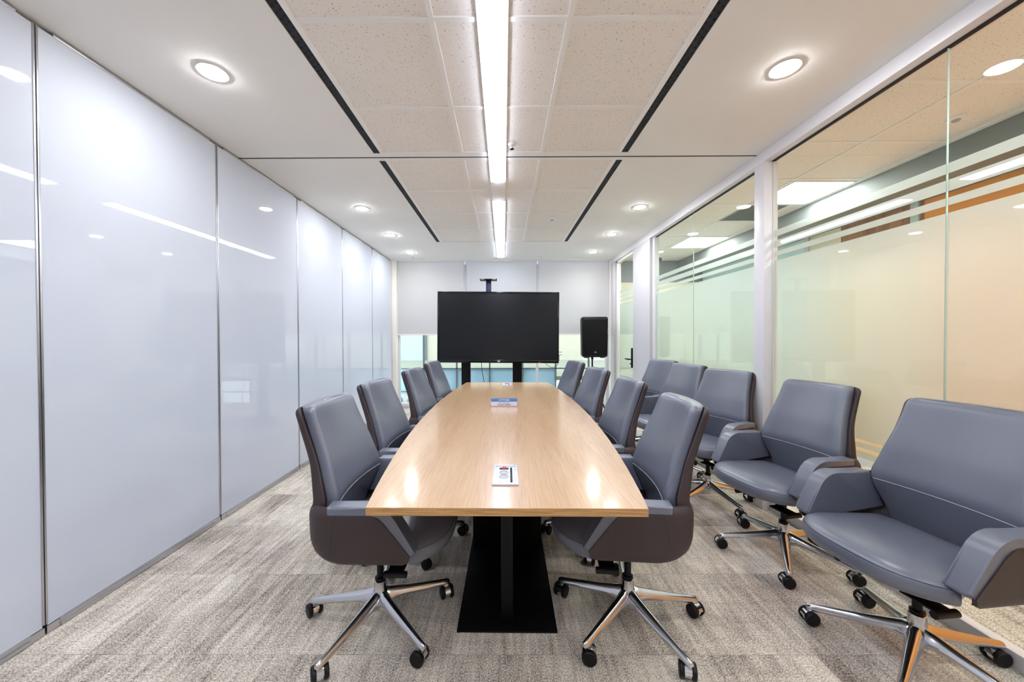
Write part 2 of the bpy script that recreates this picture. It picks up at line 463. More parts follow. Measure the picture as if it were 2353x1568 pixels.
# ------------------------------------------------------------------ window wall at the far end
wf = struct(empty('wall_back', (0, 6.42, 0)))
bm = bmesh.new()
box(bm, -2.1, -1.885, -.12, .03, 0, 2.8, .004); box(bm, 1.876, 1.99, -.12, .03, 0, 2.8, .004)
obj('end_post', bm, 'cream_frame', wf)
bm = bmesh.new()
box(bm, -1.885, 1.876, -.155, -.12, 2.588, 2.62, .002); obj('pelmet_strip', bm, 'ceiling_paint', wf)
bm = bmesh.new(); box(bm, -2.1, 2.0, -.17, .2, 2.80, 2.84); box(bm, -2.1, 2.0, .12, .2, 2.5, 2.84); obj('pelmet_box', bm, 'grey_concrete', wf)
win = struct(empty('window_3', (0, 6.42, 0)))
bm = bmesh.new()
for x in (-.68, .605): box(bm, x - .022, x + .022, .02, .10, .06, 2.8, .003)
for x0, x1 in ((-1.885, -1.865), (1.83, 1.876)): box(bm, x0, x1, .02, .10, .06, 2.8, .003)
box(bm, -1.885, 1.876, -.02, .12, 0, .07, .003)
obj('window_frame', bm, 'white_metal', win)
for x0, x1 in ((-1.865, -.702), (-.658, .583), (.627, 1.83)):
    bm = bmesh.new(); box(bm, x0, x1, .05, .058, .07, 2.8); obj('glass_pane', bm, 'clear_glass', win, smooth=0)
BL = [(-1.88, -.695, 'left grey roller blind beside the white partition wall, with a cream bottom bar'),
      (-.665, .590, 'middle grey roller blind half hidden behind the large black screen'),
      (.62, 1.87, 'right grey roller blind above the black loudspeaker')]
for i, (x0, x1, lb) in enumerate(BL):
    t = tag(empty('roller_blind', ((x0 + x1) / 2, 6.385, 1.30)), lb, 'blind', 'roller blinds on the end window')
    h = (x1 - x0) / 2
    bxo('blind_fabric', 'blind_fabric', (-h, h, 0, .003, .01, 1.44), t)
    bxo('bottom_bar', 'cream_frame', (-h, h, -.008, .011, -.01, .012), t, .003)
    bm = bmesh.new(); cyl(bm, (-h, .02, 1.45), (h, .02, 1.45), .022); obj('roller', bm, 'white_metal', t)
for x, lb in ((-.680, 'thin white blind guide rail between left and middle blinds'), (.605, 'thin white blind guide rail between middle and right blinds')):
    t = empty('blind_rail', (x, 6.376, 1.30))
    tag(t, lb, 'rail')
    bxo('rail_strip', 'silver_plastic', (-.007, .007, -.004, .004, 0, 1.27), t)
    bxo('rail_bracket', 'white_plastic', (-.014, .014, -.012, .008, 1.24, 1.30), t, .003)

# ------------------------------------------------------------------ outside the window
og = struct(bxo('courtyard_floor', 'court_floor', (-9, 9, 7.05, 12.5, .40, .48)))
fc = tag(empty('curtain_wall', (0, 6.95, 0)), 'grey metal curtain wall grid with blue lower panels outside the window', 'facade')
bm = bmesh.new()
step = .64
for i in range(-4, 5):
    x = -.27 + step * i
    box(bm, x - .014, x + .014, 0, .05, -.2, 2.8)
box(bm, -3.2, 3.2, 0, .05, .632, .655); box(bm, -3.2, 3.2, 0, .05, .19, .205); box(bm, -3.2, 3.2, 0, .05, -.06, -.03)
obj('mullion_grid', bm, 'facade_metal', fc)
for i in range(-4, 4):
    x = -.27 + step * i
    if i == 2: continue
    bxo('blue_panel', 'blue_glass_panel', (x + .014, x + step - .014, .055, .065, .205, .632), fc)
    bxo('pale_panel', 'pale_panel', (x + .014, x + step - .014, .055, .065, -.03, .19), fc)
bw = tag(empty('neighbouring_building', (0, 11.8, .48)), 'pale mint and cream building wall across the court outside the window', 'building')
bxo('mint_panel', 'facade_mint', (-8, -2.55, 0, .2, 0, 5), bw)
bxo('pale_post', 'facade_metal', (-2.60, -2.52, -.06, 0, 0, 5), bw)
bxo('cream_panel', 'facade_cream', (-2.55, 2.6, .02, .2, 0, 5), bw)
bxo('peach_panel', 'cream_frame', (2.6, 8, .0, .2, 0, 5), bw)
for i, (x, s, lb) in enumerate(((-1.97, 1, 'grey stone pot on the sill outside, nearest the left window post'), (-1.80, .7, 'smaller beige pot outside the window, right of the grey stone pot'))):
    bm = bmesh.new(); lathe(bm, [(.02, 0), (.045, .01), (.055, .05), (.045, .09), (.03, .115), (.034, .125)], n=18)
    o = obj('stone_pot', bm, 'stone_grey' if i == 0 else 'court_floor'); o.location = (x, 6.80, .0); o.scale = (s, s, s)
    tag(o, lb, 'pot')
struct(bxo('outside_sill', 'pale_panel', (-3, 3, 6.62, 6.95, -.06, 0)))

# ------------------------------------------------------------------ corridor beyond the glass
cw = struct(empty('trim_1', (0, 0, 0)))
bm = bmesh.new(); box(bm, 1.98, 3.10, YF, 6.62, CZ + .004, CZ + .05); obj('corridor_ceiling_tiles', bm, 'ceiling_tile', cw)
bm = bmesh.new()
for y in [1.911 - .5855 * i for i in range(0, 7)] + [2.5, 3.085, 3.67, 4.255, 4.84, 5.43, 6.01]: box(bm, 1.98, 3.1, y - .010, y + .010, CZ - .001, CZ + .02)
box(bm, 2.48, 2.504, YF, 6.4, CZ - .002, CZ + .02); box(bm, 3.06, 3.1, YF, 6.4, CZ - .002, CZ + .02); box(bm, 1.98, 2.01, YF, 6.4, CZ - .001, CZ + .02)
obj('corridor_ceiling_grid', bm, 'ceiling_paint', cw)
bxo('corridor_bulkhead', 'grey_concrete', (3.10, 3.70, YF, 6.62, 2.405, CZ + .05), cw)
wc = struct(empty('wall_corridor', (3.55, 0, 0)))
bxo('orange_wall_panel', 'orange_wall', (0, .15, YF, 3.05, .08, 2.405), wc)
bxo('walnut_wall_panel', 'walnut_panel', (0, .15, 3.05, 3.80, 2.05, 2.405), wc)
bxo('beige_wall_panel', 'beige_wall', (0, .15, 3.05, 3.80, .08, 2.05), wc)
bxo('cream_wall_panel', 'cream_wall', (0, .15, 3.80, 4.20, .08, 2.405), wc)
bxo('mint_wall_panel', 'mint_wall', (0, .15, 4.20, 6.62, .08, 2.405), wc)
bxo('wall_base', 'white_metal', (-.03, .12, YF, 6.62, 0, .08), wc)
bxo('glass_post', 'glass_edge', (-.02, .0, 3.08, 3.14, .08, 2.405), wc)
bxo('door_post', 'white_metal', (-.02, .0, 4.18, 4.24, .08, 2.405), wc)
wcb = struct(empty('wall_corridor_end', (0, 6.42, 0)))
bxo('upper_band', 'grey_concrete', (1.99, 3.7, 0, .1, 2.22, CZ + .05), wcb)
bxo('lower_band', 'cream_wall', (1.99, 3.7, 0, .1, 0, 2.22), wcb)

# ------------------------------------------------------------------ lights
def led(y0, y1, lb):
    t = tag(empty('linear_light', (-.042, (y0 + y1) / 2, CZ)), lb, 'ceiling light', 'linear ceiling lights')
    h = (y1 - y0) / 2
    bxo('diffuser', 'led_light', (-.055, .055, -h, h, -.017, -.004), t)
    bm = bmesh.new(); box(bm, -.066, -.057, -h - .005, h + .005, -.008, .0, .001); box(bm, .057, .066, -h - .005, h + .005, -.008, .0, .001)
    box(bm, -.066, .066, -h - .006, h + .006, -.004, .0)
    obj('housing', bm, 'ceiling_paint', t)
led(-1.3, 3.072, 'long glowing white linear light running over the near half of the table')
led(3.532, 6.01, 'shorter glowing white linear light on the ceiling in front of the window')
o = bxo('light_joiner', 'ceiling_paint', (-.105, .021, 3.082, 3.522, CZ - .012, CZ + .004), None, .003)
tag(o, 'white blank cover plate between the two glowing linear ceiling lights', 'cover plate')
spots = [(-1.455, 1.811, 'bright round downlight nearest the camera on the left side of the ceiling'),
         (-1.46, 3.730, 'round downlight second from the camera along the left partition wall'),
         (-1.47, 4.705, 'round downlight third from the camera along the left partition wall'),
         (-1.475, 5.70, 'round downlight at the far left, nearest the window blinds'),
         (1.405, 1.808, 'bright round downlight nearest the camera on the right side of the ceiling'),
         (1.41, 3.728, 'round downlight second from the camera along the right glass wall'),
         (1.415, 4.705, 'round downlight third from the camera along the right glass wall'),
         (1.42, 5.70, 'round downlight at the far right, nearest the window blinds'),
         (-1.455, -.10, 'round downlight in the ceiling behind the camera'), (1.405, -.10, 'round downlight in the ceiling behind the camera')]
d0 = None
for x, y, lb in spots:
    if d0 is None:
        d0 = empty('downlight'); bm = bmesh.new()
        lathe(bm, [(.054, .0), (.054, -.004), (.066, -.004), (.066, .002)], n=32, caps=False); obj('trim_ring', bm, 'white_metal', d0)
        bm = bmesh.new(); lathe(bm, [(.0535, .003), (.0535, -.004), (.048, -.008), (.034, -.011), (.012, -.012)], n=32); obj('lens', bm, 'spot_light', d0)
        t = d0
    else: t = copy_tree(d0)
    t.location = (x, y, CZ); tag(t, lb, 'downlight', 'round downlights')
for (y0, y1, lb) in ((3.13, 3.65, 'glowing square panel light on the corridor ceiling, nearer one beyond the glass'),
                     (4.87, 5.44, 'glowing square panel light on the corridor ceiling, farther one beyond the glass'),
                     (.8, 1.35, 'glowing square panel light on the corridor ceiling outside the frame to the right'),
                     (-.9, -.35, 'glowing square panel light on the corridor ceiling outside the frame to the right')):
    t = tag(empty('panel_light', (2.785, (y0 + y1) / 2, CZ)), lb, 'ceiling light', 'corridor panel lights')
    h = (y1 - y0) / 2
    bxo('diffuser', 'panel_light', (-.255, .255, -h + .01, h - .01, -.006, -.002), t)
    bxo('frame', 'white_metal', (-.268, .268, -h, h, -.004, .004), t)
t = tag(empty('air_vent', (2.70, 3.93, CZ)), 'grey perforated air vent in the corridor ceiling between the two panel lights', 'vent')
bm = bmesh.new(); box(bm, -.215, .215, -.25, .25, -.004, .004); obj('plate', bm, 'vent_grey', t)
bm = bmesh.new()
for i in range(32): box(bm, -.20, .20, -.238 + i * .015, -.231 + i * .015, -.007, -.004)
obj('slats', bm, 'vent_dark', t)
# ceiling fittings
def sprinkler(x, y, lb, r=.018):
    t = tag(empty('sprinkler', (x, y, CZ)), lb, 'sprinkler', 'ceiling sprinklers')
    bm = bmesh.new(); lathe(bm, [(r * 1.6, 0), (r * 1.5, -.004), (r * .9, -.006), (r * .3, -.006)], n=20); obj('escutcheon', bm, 'white_metal', t)
    bm = bmesh.new(); cyl(bm, (0, 0, -.005), (0, 0, -.03), .005)
    cyl(bm, (.008, 0, -.008), (.003, 0, -.03), .0015, n=6); cyl(bm, (-.008, 0, -.008), (-.003, 0, -.03), .0015, n=6)
    lathe(bm, [(.003, -.030), (.016, -.032), (.016, -.034), (.003, -.035)], n=14); obj('head', bm, 'chrome', t)
sprinkler(-1.50, 6.0, 'small metal sprinkler head by the left end of the window blinds')
sprinkler(.62, 6.02, 'small metal sprinkler head above the gap between middle and right blinds')
sprinkler(.062, 2.50, 'metal sprinkler head hanging right beside the long linear light')
t = tag(empty('smoke_detector', (.555, 4.09, CZ)), 'small round detector on the ceiling tile right of the far linear light', 'detector')
bm = bmesh.new(); lathe(bm, [(.042, .004), (.042, -.004), (.03, -.010), (.02, -.011)], n=24); obj('cover', bm, 'white_plastic', t)
bm = bmesh.new(); lathe(bm, [(.020, -.011), (.018, -.018), (.010, -.019)], n=20); obj('sensor', bm, 'vent_grey', t)
t = tag(empty('smoke_detector', (2.782, 2.231, CZ)), 'round detector on the corridor ceiling seen through the near glass', 'detector')
bm = bmesh.new(); lathe(bm, [(.042, .004), (.042, -.004), (.03, -.010), (.02, -.011)], n=24); obj('cover', bm, 'white_plastic', t)
bm = bmesh.new(); lathe(bm, [(.020, -.011), (.018, -.018), (.010, -.019)], n=20); obj('sensor', bm, 'vent_grey', t)
t = tag(empty('security_camera', (2.62, 6.05, CZ)), 'small white security camera on the corridor ceiling by its end wall', 'security camera')
bm = bmesh.new(); lathe(bm, [(.045, 0), (.045, -.02), (.02, -.03)], n=20); obj('mount', bm, 'white_plastic', t)
bm = bmesh.new(); lathe(bm, [(.034, -.028), (.036, -.05), (.024, -.075), (.005, -.083)], n=20); obj('dome', bm, 'black_gloss', t)

# ------------------------------------------------------------------ conference table
TZ = .74
tb = tag(empty('conference_table', (.007, 1.10, 0), R(-.62)), 'long boat-shaped oak conference table on black pedestals in the room centre', 'table')
def hw(s):            # half width along the length, 0..1
    return .436 + .036 * s + (.108 * (1 - (2 * min(s, .98) / .98 - 1) ** 2)) * (1 - .15 * s)
L = 3.02
def topslab(name, s0, s1, parent):
    bm = bmesh.new(); n = 26
    ss = [s0 + (s1 - s0) * i / n for i in range(n + 1)]
    poly = [(hw(s), s * L) for s in ss] + [(-hw(s), s * L) for s in reversed(ss)]
    F = prism(bm, poly, 'Z', TZ - .026, TZ, bev=.0015, seg=2)
    bm.normal_update()
    for f in bm.faces: f.material_index = 0 if abs(f.normal.z) > .7 else 1
    return obj(name, bm, ['oak', 'oak_edge'], parent, smooth=20)
topslab('tabletop', 0, .5088, tb); topslab('tabletop', .5095, 1, tb)
for k, (yb0, sgn) in enumerate(((.42, 1), (2.60, -1))):
    bm = bmesh.new(); e = yb0 + sgn * .86
    box(bm, -.216, .216, min(yb0, e), max(yb0, e), 0, .008, .002); obj('base_plate', bm, 'black_metal', tb)
    bm = bmesh.new()
    a, b_ = yb0 + sgn * .62, yb0 + sgn * .84
    box(bm, -.205, .205, min(a, b_), max(a, b_), .008, TZ - .027, .003); obj('pedestal', bm, 'black_metal', tb)
    bm = bmesh.new()
    a, b_ = yb0 + sgn * .05, yb0 + sgn * .62
    box(bm, -.026, .026, min(a, b_), max(a, b_), .008, TZ - .027, .002); obj('pedestal_fin', bm, 'black_metal', tb)
bm = bmesh.new(); box(bm, -.05, .05, 1.28, 1.72, TZ - .09, TZ - .027, .003); obj('cable_tray', bm, 'black_metal', tb)

def power_box(x, y, lb):
    t = tag(empty('power_socket', (x, y, TZ), R(-.62)), lb, 'power socket', 'table power sockets')
    bm = bmesh.new()
    for a in ((-.047, -.036, -.096, .096), (.036, .047, -.096, .096), (-.036, .036, -.096, -.084), (-.036, .036, .084, .096)):
        box(bm, a[0], a[1], a[2], a[3], 0, .006, .0015)
    obj('bezel', bm, 'silver_plastic', t)
    bm = bmesh.new(); box(bm, -.036, .036, -.084, .084, -.002, .002); obj('cover_plate', bm, 'silver_plastic', t)
    ins = bxo('socket_insert', 'white_plastic', (-.028, .014, -.076, .078, .001, .0035), t, .0008)
    for yy in (-.022, .018):
        bm = bmesh.new(); lathe(bm, [(.0185, .003), (.0185, .0055), (.0155, .0058), (.0150, .0042), (.004, .0040)], (-.006, yy, 0), n=24)
        s = obj('socket', bm, 'socket_grey', ins)
    bm = bmesh.new(); box(bm, -.024, .012, .05, .066, .003, .0055, .0008); sw = obj('switch_surround', bm, 'black_plastic', ins)
    bm = bmesh.new(); box(bm, -.014, .004, .052, .072, .004, .0075, .001); obj('red_switch', bm, 'red_plastic', ins)
    bm = bmesh.new(); box(bm, .018, .026, -.07, .07, .001, .0045, .001); obj('brush_slot', bm, 'black_metal', t)
    bm = bmesh.new(); box(bm, -.022, -.015, -.066, -.062, .0034, .0038); box(bm, .000, .009, -.065, -.063, .0034, .0038); obj('marking', bm, 'print_ink', ins)
power_box(.006, 1.361, 'silver power socket unit set in the near end of the oak table')
power_box(.037, 3.93, 'silver power socket unit set in the far end of the table near the screen')

# name sign
sg = tag(empty('desk_sign', (.003, 2.70, TZ), R(-.6)), 'clear acrylic sign stand with blue and white card on the table', 'sign')
bm = bmesh.new()
box(bm, -.106, .106, .0, .002, 0, .066); box(bm, -.106, .106, .0, .034, 0, .002)
obj('acrylic_stand', bm, 'acrylic', sg, smooth=0)
cd = bxo('printed_card', 'label_white', (-.098, .098, .0024, .0030, .003, .062), sg)
bxo('blue_band', 'label_blue', (-.098, .098, .0014 + .0006, .0024, .036, .061), cd)
for s, z, sz, mt, bold in (('LOTTE R&D', .0485, .0155, 'print_white', .0004), ('WiFi: smart office', .0265, .0115, 'print_ink', 0), ('Password: 12345678', .012, .0115, 'print_ink', .0003)):
    text_obj('sign_text', s, sz, mt, cd, (0, .0020 if mt == 'print_white' else .0022, z), (PI / 2, 0, 0), depth=.0002, bold=bold)

# ------------------------------------------------------------------ display on its stand
TVY = 4.93
ts = tag(empty('display_stand', (-.165, TVY + .05, 0)), 'black floor stand with two posts and top camera shelf behind the table', 'stand')
for x0, x1 in ((-.425, -.30), (.292, .42)):
    bxo('post', 'black_metal', (x0, x1, .03, .10, .06, 1.75), ts, .004)
bxo('cross_beam', 'black_metal', (-.40, .42, .035, .085, 1.15, 1.25), ts); bxo('cross_beam', 'black_metal', (-.40, .42, .035, .085, 1.55, 1.65), ts)
bxo('foot', 'black_metal', (-.46, -.27, -.30, .34, .05, .10), ts, .008); bxo('foot', 'black_metal', (.26, .45, -.30, .34, .05, .10), ts, .008)
bxo('lower_shelf', 'black_metal', (-.30, .30, -.05, .2, .10, .13), ts)
for x in (-.36, .35):
    for y in (-.25, .29):
        bm = bmesh.new(); cyl(bm, (x - .012, y, .026), (x + .012, y, .026), .026); obj('caster_wheel', bm, 'black_plastic', ts)
bxo('camera_pole', 'navy_metal', (-.078, -.004, .04, .07, 1.65, 2.045), ts, .002)
sh = bxo('camera_shelf', 'black_metal', (-.158, .076, -.05, .09, 2.045, 2.060), ts, .003)
bm = bmesh.new()
for x in (-.14, -.122, -.104, .022, .04, .056): box(bm, x - .006, x + .004, -.052, -.050, 2.049, 2.056)
tag(obj('shelf_slots', bm, 'label_white', sh), kind='stuff')
tv = tag(empty('display_screen', (-.072, TVY, 1.392), R(.4)), 'large switched-off black flat screen on a stand in front of the window', 'screen')
tv.rotation_euler = (0, R(.55), R(.3))
W2, H2 = .834, .488
bxo('back_cover', 'black_plastic', (-W2 + .02, W2 - .02, .012, .06, -H2 + .03, H2 - .02), tv, .008)
bm = bmesh.new()
box(bm, -W2, -W2 + .022, -.012, .02, -H2, H2, .003); box(bm, W2 - .022, W2, -.012, .02, -H2, H2, .003)
box(bm, -W2, W2, -.012, .02, H2 - .022, H2, .003); box(bm, -W2, W2, -.014, .02, -H2, -H2 + .042, .003)
obj('bezel', bm, 'black_gloss', tv)
bxo('screen_panel', 'screen', (-W2 + .02, W2 - .02, -.006, .012, -H2 + .04, H2 - .02), tv)
text_obj('logo', 'LG', .026, 'print_white', tv, (.01, -.0145, -H2 + .022), (PI / 2, 0, 0), depth=.0004, bold=.0008)
bm = bmesh.new(); box(bm, .55, .59, -.018, -.012, -H2 + .004, -H2 + .014, .002); obj('red_plug', bm, 'red_plastic', tv)
bm = bmesh.new()
bm.free()
for z in (-.335, -.375):
    bm = bmesh.new(); cyl(bm, (W2 - .01, .03, z), (W2 + .045, .03, z), .0035, n=8); obj('side_pin', bm, 'black_metal', tv)
bm = bmesh.new()
pts = []
P = [(.64, -.468), (.66, -.50), (.71, -.535), (.76, -.545), (.81, -.52), (.838, -.46), (.842, -.40), (.835, -.36)]
for i in range(len(P) - 1):
    for k in range(4):
        u = k / 4; p0, p1, p2, p3 = P[max(i - 1, 0)], P[i], P[i + 1], P[min(i + 2, len(P) - 1)]
        q = [.5 * (2 * p1[j] + (p2[j] - p0[j]) * u + (2 * p0[j] - 5 * p1[j] + 4 * p2[j] - p3[j]) * u * u + (3 * p1[j] - p0[j] - 3 * p2[j] + p3[j]) * u ** 3) for j in (0, 1)]
        pts.append((q[0], -.008 + .03 * i / 7, q[1]))
tube(bm, pts, .003, 8); obj('cable_loop', bm, 'black_plastic', tv)
bm = bmesh.new(); tube(bm, [(-.31, 5.02, .91), (-.308, 5.02, .85), (-.295, 5.02, .74), (-.27, 5.02, .62), (-.25, 5.02, .45), (-.25, 5.02, .28), (-.24, 5.0, .14)], .004, 8)
tag(obj('power_cable', bm, 'black_plastic'), 'thin black cable hanging down below the large screen', 'cable')

# ------------------------------------------------------------------ loudspeaker
sp = tag(empty('loudspeaker', (1.447, 5.86, .93), R(2)), 'black loudspeaker box on a stand in front of the right blind', 'loudspeaker')
bm = bmesh.new()
rows = []
H = .645
def rrect(hx, y0, y1, r, z, n=5, taper=0):
    pts = []
    for cx, cy, a0 in ((hx - r, y0 + r, -PI / 2), (hx - r - taper, y1 - r, 0), (-hx + r + taper, y1 - r, PI / 2), (-hx + r, y0 + r, PI)):
        for i in range(n + 1):
            a = a0 + PI / 2 * i / n; pts.append(V(cx + r * math.cos(a), cy + r * math.sin(a), z))
    return pts
for z, s in ((0, .86), (.006, .93), (.02, .99), (.04, 1), (H - .04, 1.03), (H - .02, 1.02), (H - .006, .98), (H, .92)):
    rows.append(rrect(.205 * s, -.17 * s, .17 * s, .03, z, taper=.05))
loft(bm, rows); obj('cabinet', bm, 'black_plastic', sp)
bm = bmesh.new(); rows = []
for y, s in ((-.165, 1), (-.176, 1), (-.180, .98), (-.181, .9)):
    rows.append([V(x * s, y, H / 2 + z * s) for x, z in [(-.175, -.285), (.175, -.285), (.188, -.27), (.192, .27), (.18, .292), (-.18, .292), (-.192, .27), (-.188, -.27)]])
loft(bm, rows); obj('grille', bm, 'black_metal', sp)
bm = bmesh.new(); box(bm, -.012, .012, -.184, -.181, .085, .093); box(bm, -.02, .02, -.184, -.181, .072, .077); obj('badge', bm, 'vent_grey', sp)
bm = bmesh.new(); box(bm, -.16, -.10, -.14, -.08, -.012, .004, .003); box(bm, .10, .16, -.14, -.08, -.012, .004, .003); obj('rubber_foot', bm, 'black_slot', sp)
st = tag(empty('speaker_stand', (1.447, 5.86, 0)), 'black tripod pole stand carrying the loudspeaker by the window', 'stand')
bm = bmesh.new(); cyl(bm, (0, 0, .08), (0, 0, .76), .0175); cyl(bm, (0, 0, .70), (0, 0, .930), .0125); obj('pole', bm, 'black_metal', st)
bm = bmesh.new(); cyl(bm, (0, 0, .70), (0, 0, .77), .026); cyl(bm, (0, 0, .89), (0, 0, .925), .020); obj('collar', bm, 'black_plastic', st)
for a in (-80, 40, 160):
    bm = bmesh.new(); ca, sa = math.cos(R(a)), math.sin(R(a))
    cyl(bm, (.02 * ca, .02 * sa, .55), (.36 * ca, .36 * sa, .015), .011); cyl(bm, (.02 * ca, .02 * sa, .12), (.20 * ca, .20 * sa, .26), .007)
    lg = obj('leg', bm, 'black_metal', st)
    bm = bmesh.new(); cyl(bm, (.35 * ca, .35 * sa, .03), (.37 * ca, .37 * sa, .002), .015); obj('rubber_foot', bm, 'black_plastic', lg)

# ------------------------------------------------------------------ chairs
def lerp(t, tab):
    if t <= tab[0][0]: return tab[0][1]
    for (a, va_), (b_, vb) in zip(tab[:-1], tab[1:]):
        if t <= b_:
            u = (t - a) / (b_ - a); return va_ + (vb - va_) * u
    return tab[-1][1]
def smoothtab(tab):
    def f(t):
        h = .012
        return (lerp(t - h, tab) + 2 * lerp(t, tab) + lerp(t + h, tab)) / 4
    return f
BW = smoothtab([(.40, .20), (.50, .213), (.625, .236), (.675, .232), (.76, .216), (.84, .201), (.92, .192), (1.0, .187)])
BY = smoothtab([(.40, -.150), (.44, -.145), (.50, -.132), (.625, -.074), (.655, -.072), (.78, -.112), (.90, -.160), (1.0, -.196)])
CONC = .030
def back_y(x, z, w_): return BY(z) - CONC * (.35 + .65 * max(0, min(1, (z - .50) / .12))) * (1 - min(1, abs(x) / w_) ** 2)
def section(z, wv_, d0, d1, rad, inset=0, n=12, front_in=0, rb=None, back_in=None):
    """closed loop of the backrest at height z: front face at depth d0 behind the curve, rear face at depth d1"""
    pts = []
    w_ = wv_ - inset
    xs = [-w_ + rad + (2 * w_ - 2 * rad) * i / n for i in range(n + 1)]
    yf = lambda x: back_y(x, z, wv_) - d0 - front_in
    rb = rad if rb is None else rb
    yr = lambda x: back_y(x, z, wv_) - d1 + (front_in * .5 if back_in is None else back_in)
    xr = [-w_ + rb + (2 * w_ - 2 * rb) * i / n for i in range(n + 1)]
    for x in xs: pts.append(V(x, yf(x), z))
    m_ = 5
    for i in range(1, m_ + 1):
        a = PI / 2 - PI / 2 * i / m_; pts.append(V(w_ - rad + rad * math.cos(a), yf(w_ - rad) - rad + rad * math.sin(a), z))
    for i in range(m_ + 1):
        a = -PI / 2 * i / m_; pts.append(V(w_ - rb + rb * math.cos(a), yr(w_ - rb) + rb + rb * math.sin(a), z))
    for x in reversed(xr): pts.append(V(x, yr(x), z))
    for i in range(1, m_ + 1):
        a = -PI / 2 - PI / 2 * i / m_; pts.append(V(-w_ + rb + rb * math.cos(a), yr(-w_ + rb) + rb + rb * math.sin(a), z))
    for i in range(m_):
        a = PI - PI / 2 * i / m_; pts.append(V(-w_ + rad + rad * math.cos(a), yf(-w_ + rad) - rad + rad * math.sin(a), z))
    return pts
def xlean(bm):
    for v_ in bm.verts:
        s = 1 if v_.co.x > 0 else -1
        v_.co.x += s * (v_.co.z - .45) * .05
def make_chair():
    t = empty('office_chair')
    # backrest cushion
    ZT = .995
    bm = bmesh.new(); rows = []
    zs = [.44 + (.965 - .44) * i / 30 for i in range(31)]
    for z in zs: rows.append(section(z, BW(z), 0, .045 if z > .6 else .025, .018 if z > .6 else .012, rb=.006))
    for a in (15, 30, 45, 60, 75, 88):
        dz = math.sin(R(a)) * .03; ins = (1 - math.cos(R(a)))
        rows.append(section(.965 + dz, BW(.965 + dz), 0, .045, .018 - .006 * ins, inset=.020 * ins, front_in=.016 * ins, rb=.006, back_in=0))
    loft(bm, rows)
    # lumbar seam and side seams
    zt = .628
    tube(bm, [(x, back_y(x, zt, BW(zt)) + .0006, zt) for x in [BW(zt) * (-.93 + 1.86 * i / 24) for i in range(25)]], .0017, 6, mi=1)
    for s in (-1, 1):
        tube(bm, [(s * (BW(z) - .010), back_y(BW(z) - .018, z, BW(z)) - .0035, z) for z in [.645 + .325 * i / 20 for i in range(21)]], .0011, 6, mi=2)
    obj('backrest', bm, ['grey_leather', 'stitch_light', 'stitch'], t, smooth=50)
    # outer brown shell: upper back
    bm = bmesh.new(); rows = []
    def thick(z): return lerp(z, [(.46, .045), (.62, .045), (.68, .040), (.78, .029), (1.0, .018)])
    FL = smoothtab([(.60, .012), (.64, .014), (.68, .008), (.74, .001), (.80, -.002)])
    zs = [.600 + (.962 - .600) * i / 30 for i in range(31)]
    for z in zs: rows.append(section(z, BW(z) + FL(z), .041, .046 + thick(z), .004, rb=.024))
    for a in (20, 40, 60, 85):
        dz = math.sin(R(a)) * .028; ins = 1 - math.cos(R(a))
        rows.append(section(.962 + dz, BW(.968) - .002, .041, .046 + thick(.97), .004, inset=.03 * ins, rb=.024 - .012 * ins, back_in=.018 * ins))
    loft(bm, rows)
    # lower wrap round seat and arms
    def wrap(z, o):
        """U-shaped outline, o = offset inwards"""
        xw = .291 - o - lerp(z, [(.43, .012), (.440, .004), (.455, 0), (.612, 0), (.629, .007), (.645, .02)])
        yf_ = lerp(z, [(.43, .180), (.445, .208), (.47, .214), (.575, .134), (.595, .120), (.612, .098), (.622, .075), (.629, .045), (.642, -.05)])
        yb_ = -.190 + o + lerp(z, [(.43, .065), (.445, .038), (.47, .014), (.50, .002), (.54, 0), (.60, 0), (.62, .004), (.645, .014)])
        r = .10 - o
        pts = [V(-xw, yf_ + (yb_ + r - yf_) * i / 10, z) for i in range(11)]
        pts += [V(-xw + r - r * math.cos(PI / 2 * i / 8), yb_ + r - r * math.sin(PI / 2 * i / 8), z) for i in range(1, 9)]
        pts += [V(-xw + r + (2 * xw - 2 * r) * i / 8, yb_, z) for i in range(1, 9)]
        pts += [V(xw - r + r * math.sin(PI / 2 * i / 8), yb_ + r - r * math.cos(PI / 2 * i / 8), z) for i in range(1, 9)]
        pts += [V(xw, yb_ + r + (yf_ - yb_ - r) * i / 10, z) for i in range(1, 11)]
        return pts
    rows = []
    for z in (.432, .438, .445, .455, .47, .49, .51, .53, .55, .57, .585, .60, .612, .620, .627, .634, .641):
        o_ = wrap(z, 0); i_ = wrap(z, .012)
        rows.append(o_ + i_[::-1])
    loft(bm, rows, True, False)
    # close the top and bottom rims
    for r_, z in ((rows[0], 0), (rows[-1], 0)):
        vs = [bm.verts.new(p) for p in r_]; n = len(vs) // 2
        for i in range(n - 1): bm.faces.new((vs[i], vs[i + 1], vs[2 * n - 2 - i], vs[2 * n - 1 - i]))
    bmesh.ops.remove_doubles(bm, verts=bm.verts, dist=1e-5)
    box(bm, -.20, .20, -.11, .15, .437, .447)
    for s in (-1, 1):
        tube(bm, [(s * (.2915 - .0), -.055 - .025 * math.sin(i / 10 * PI / 2), .622 - .14 * i / 10) for i in range(11)], .0012, 6, mi=1)
    tube(bm, [(x, -.1895 + .002, .612) for x in (-.16, -.08, 0, .08, .16)], .0012, 6, mi=1)
    xlean(bm)
    obj('back_shell', bm, ['brown_leather', 'stitch'], t, smooth=50)
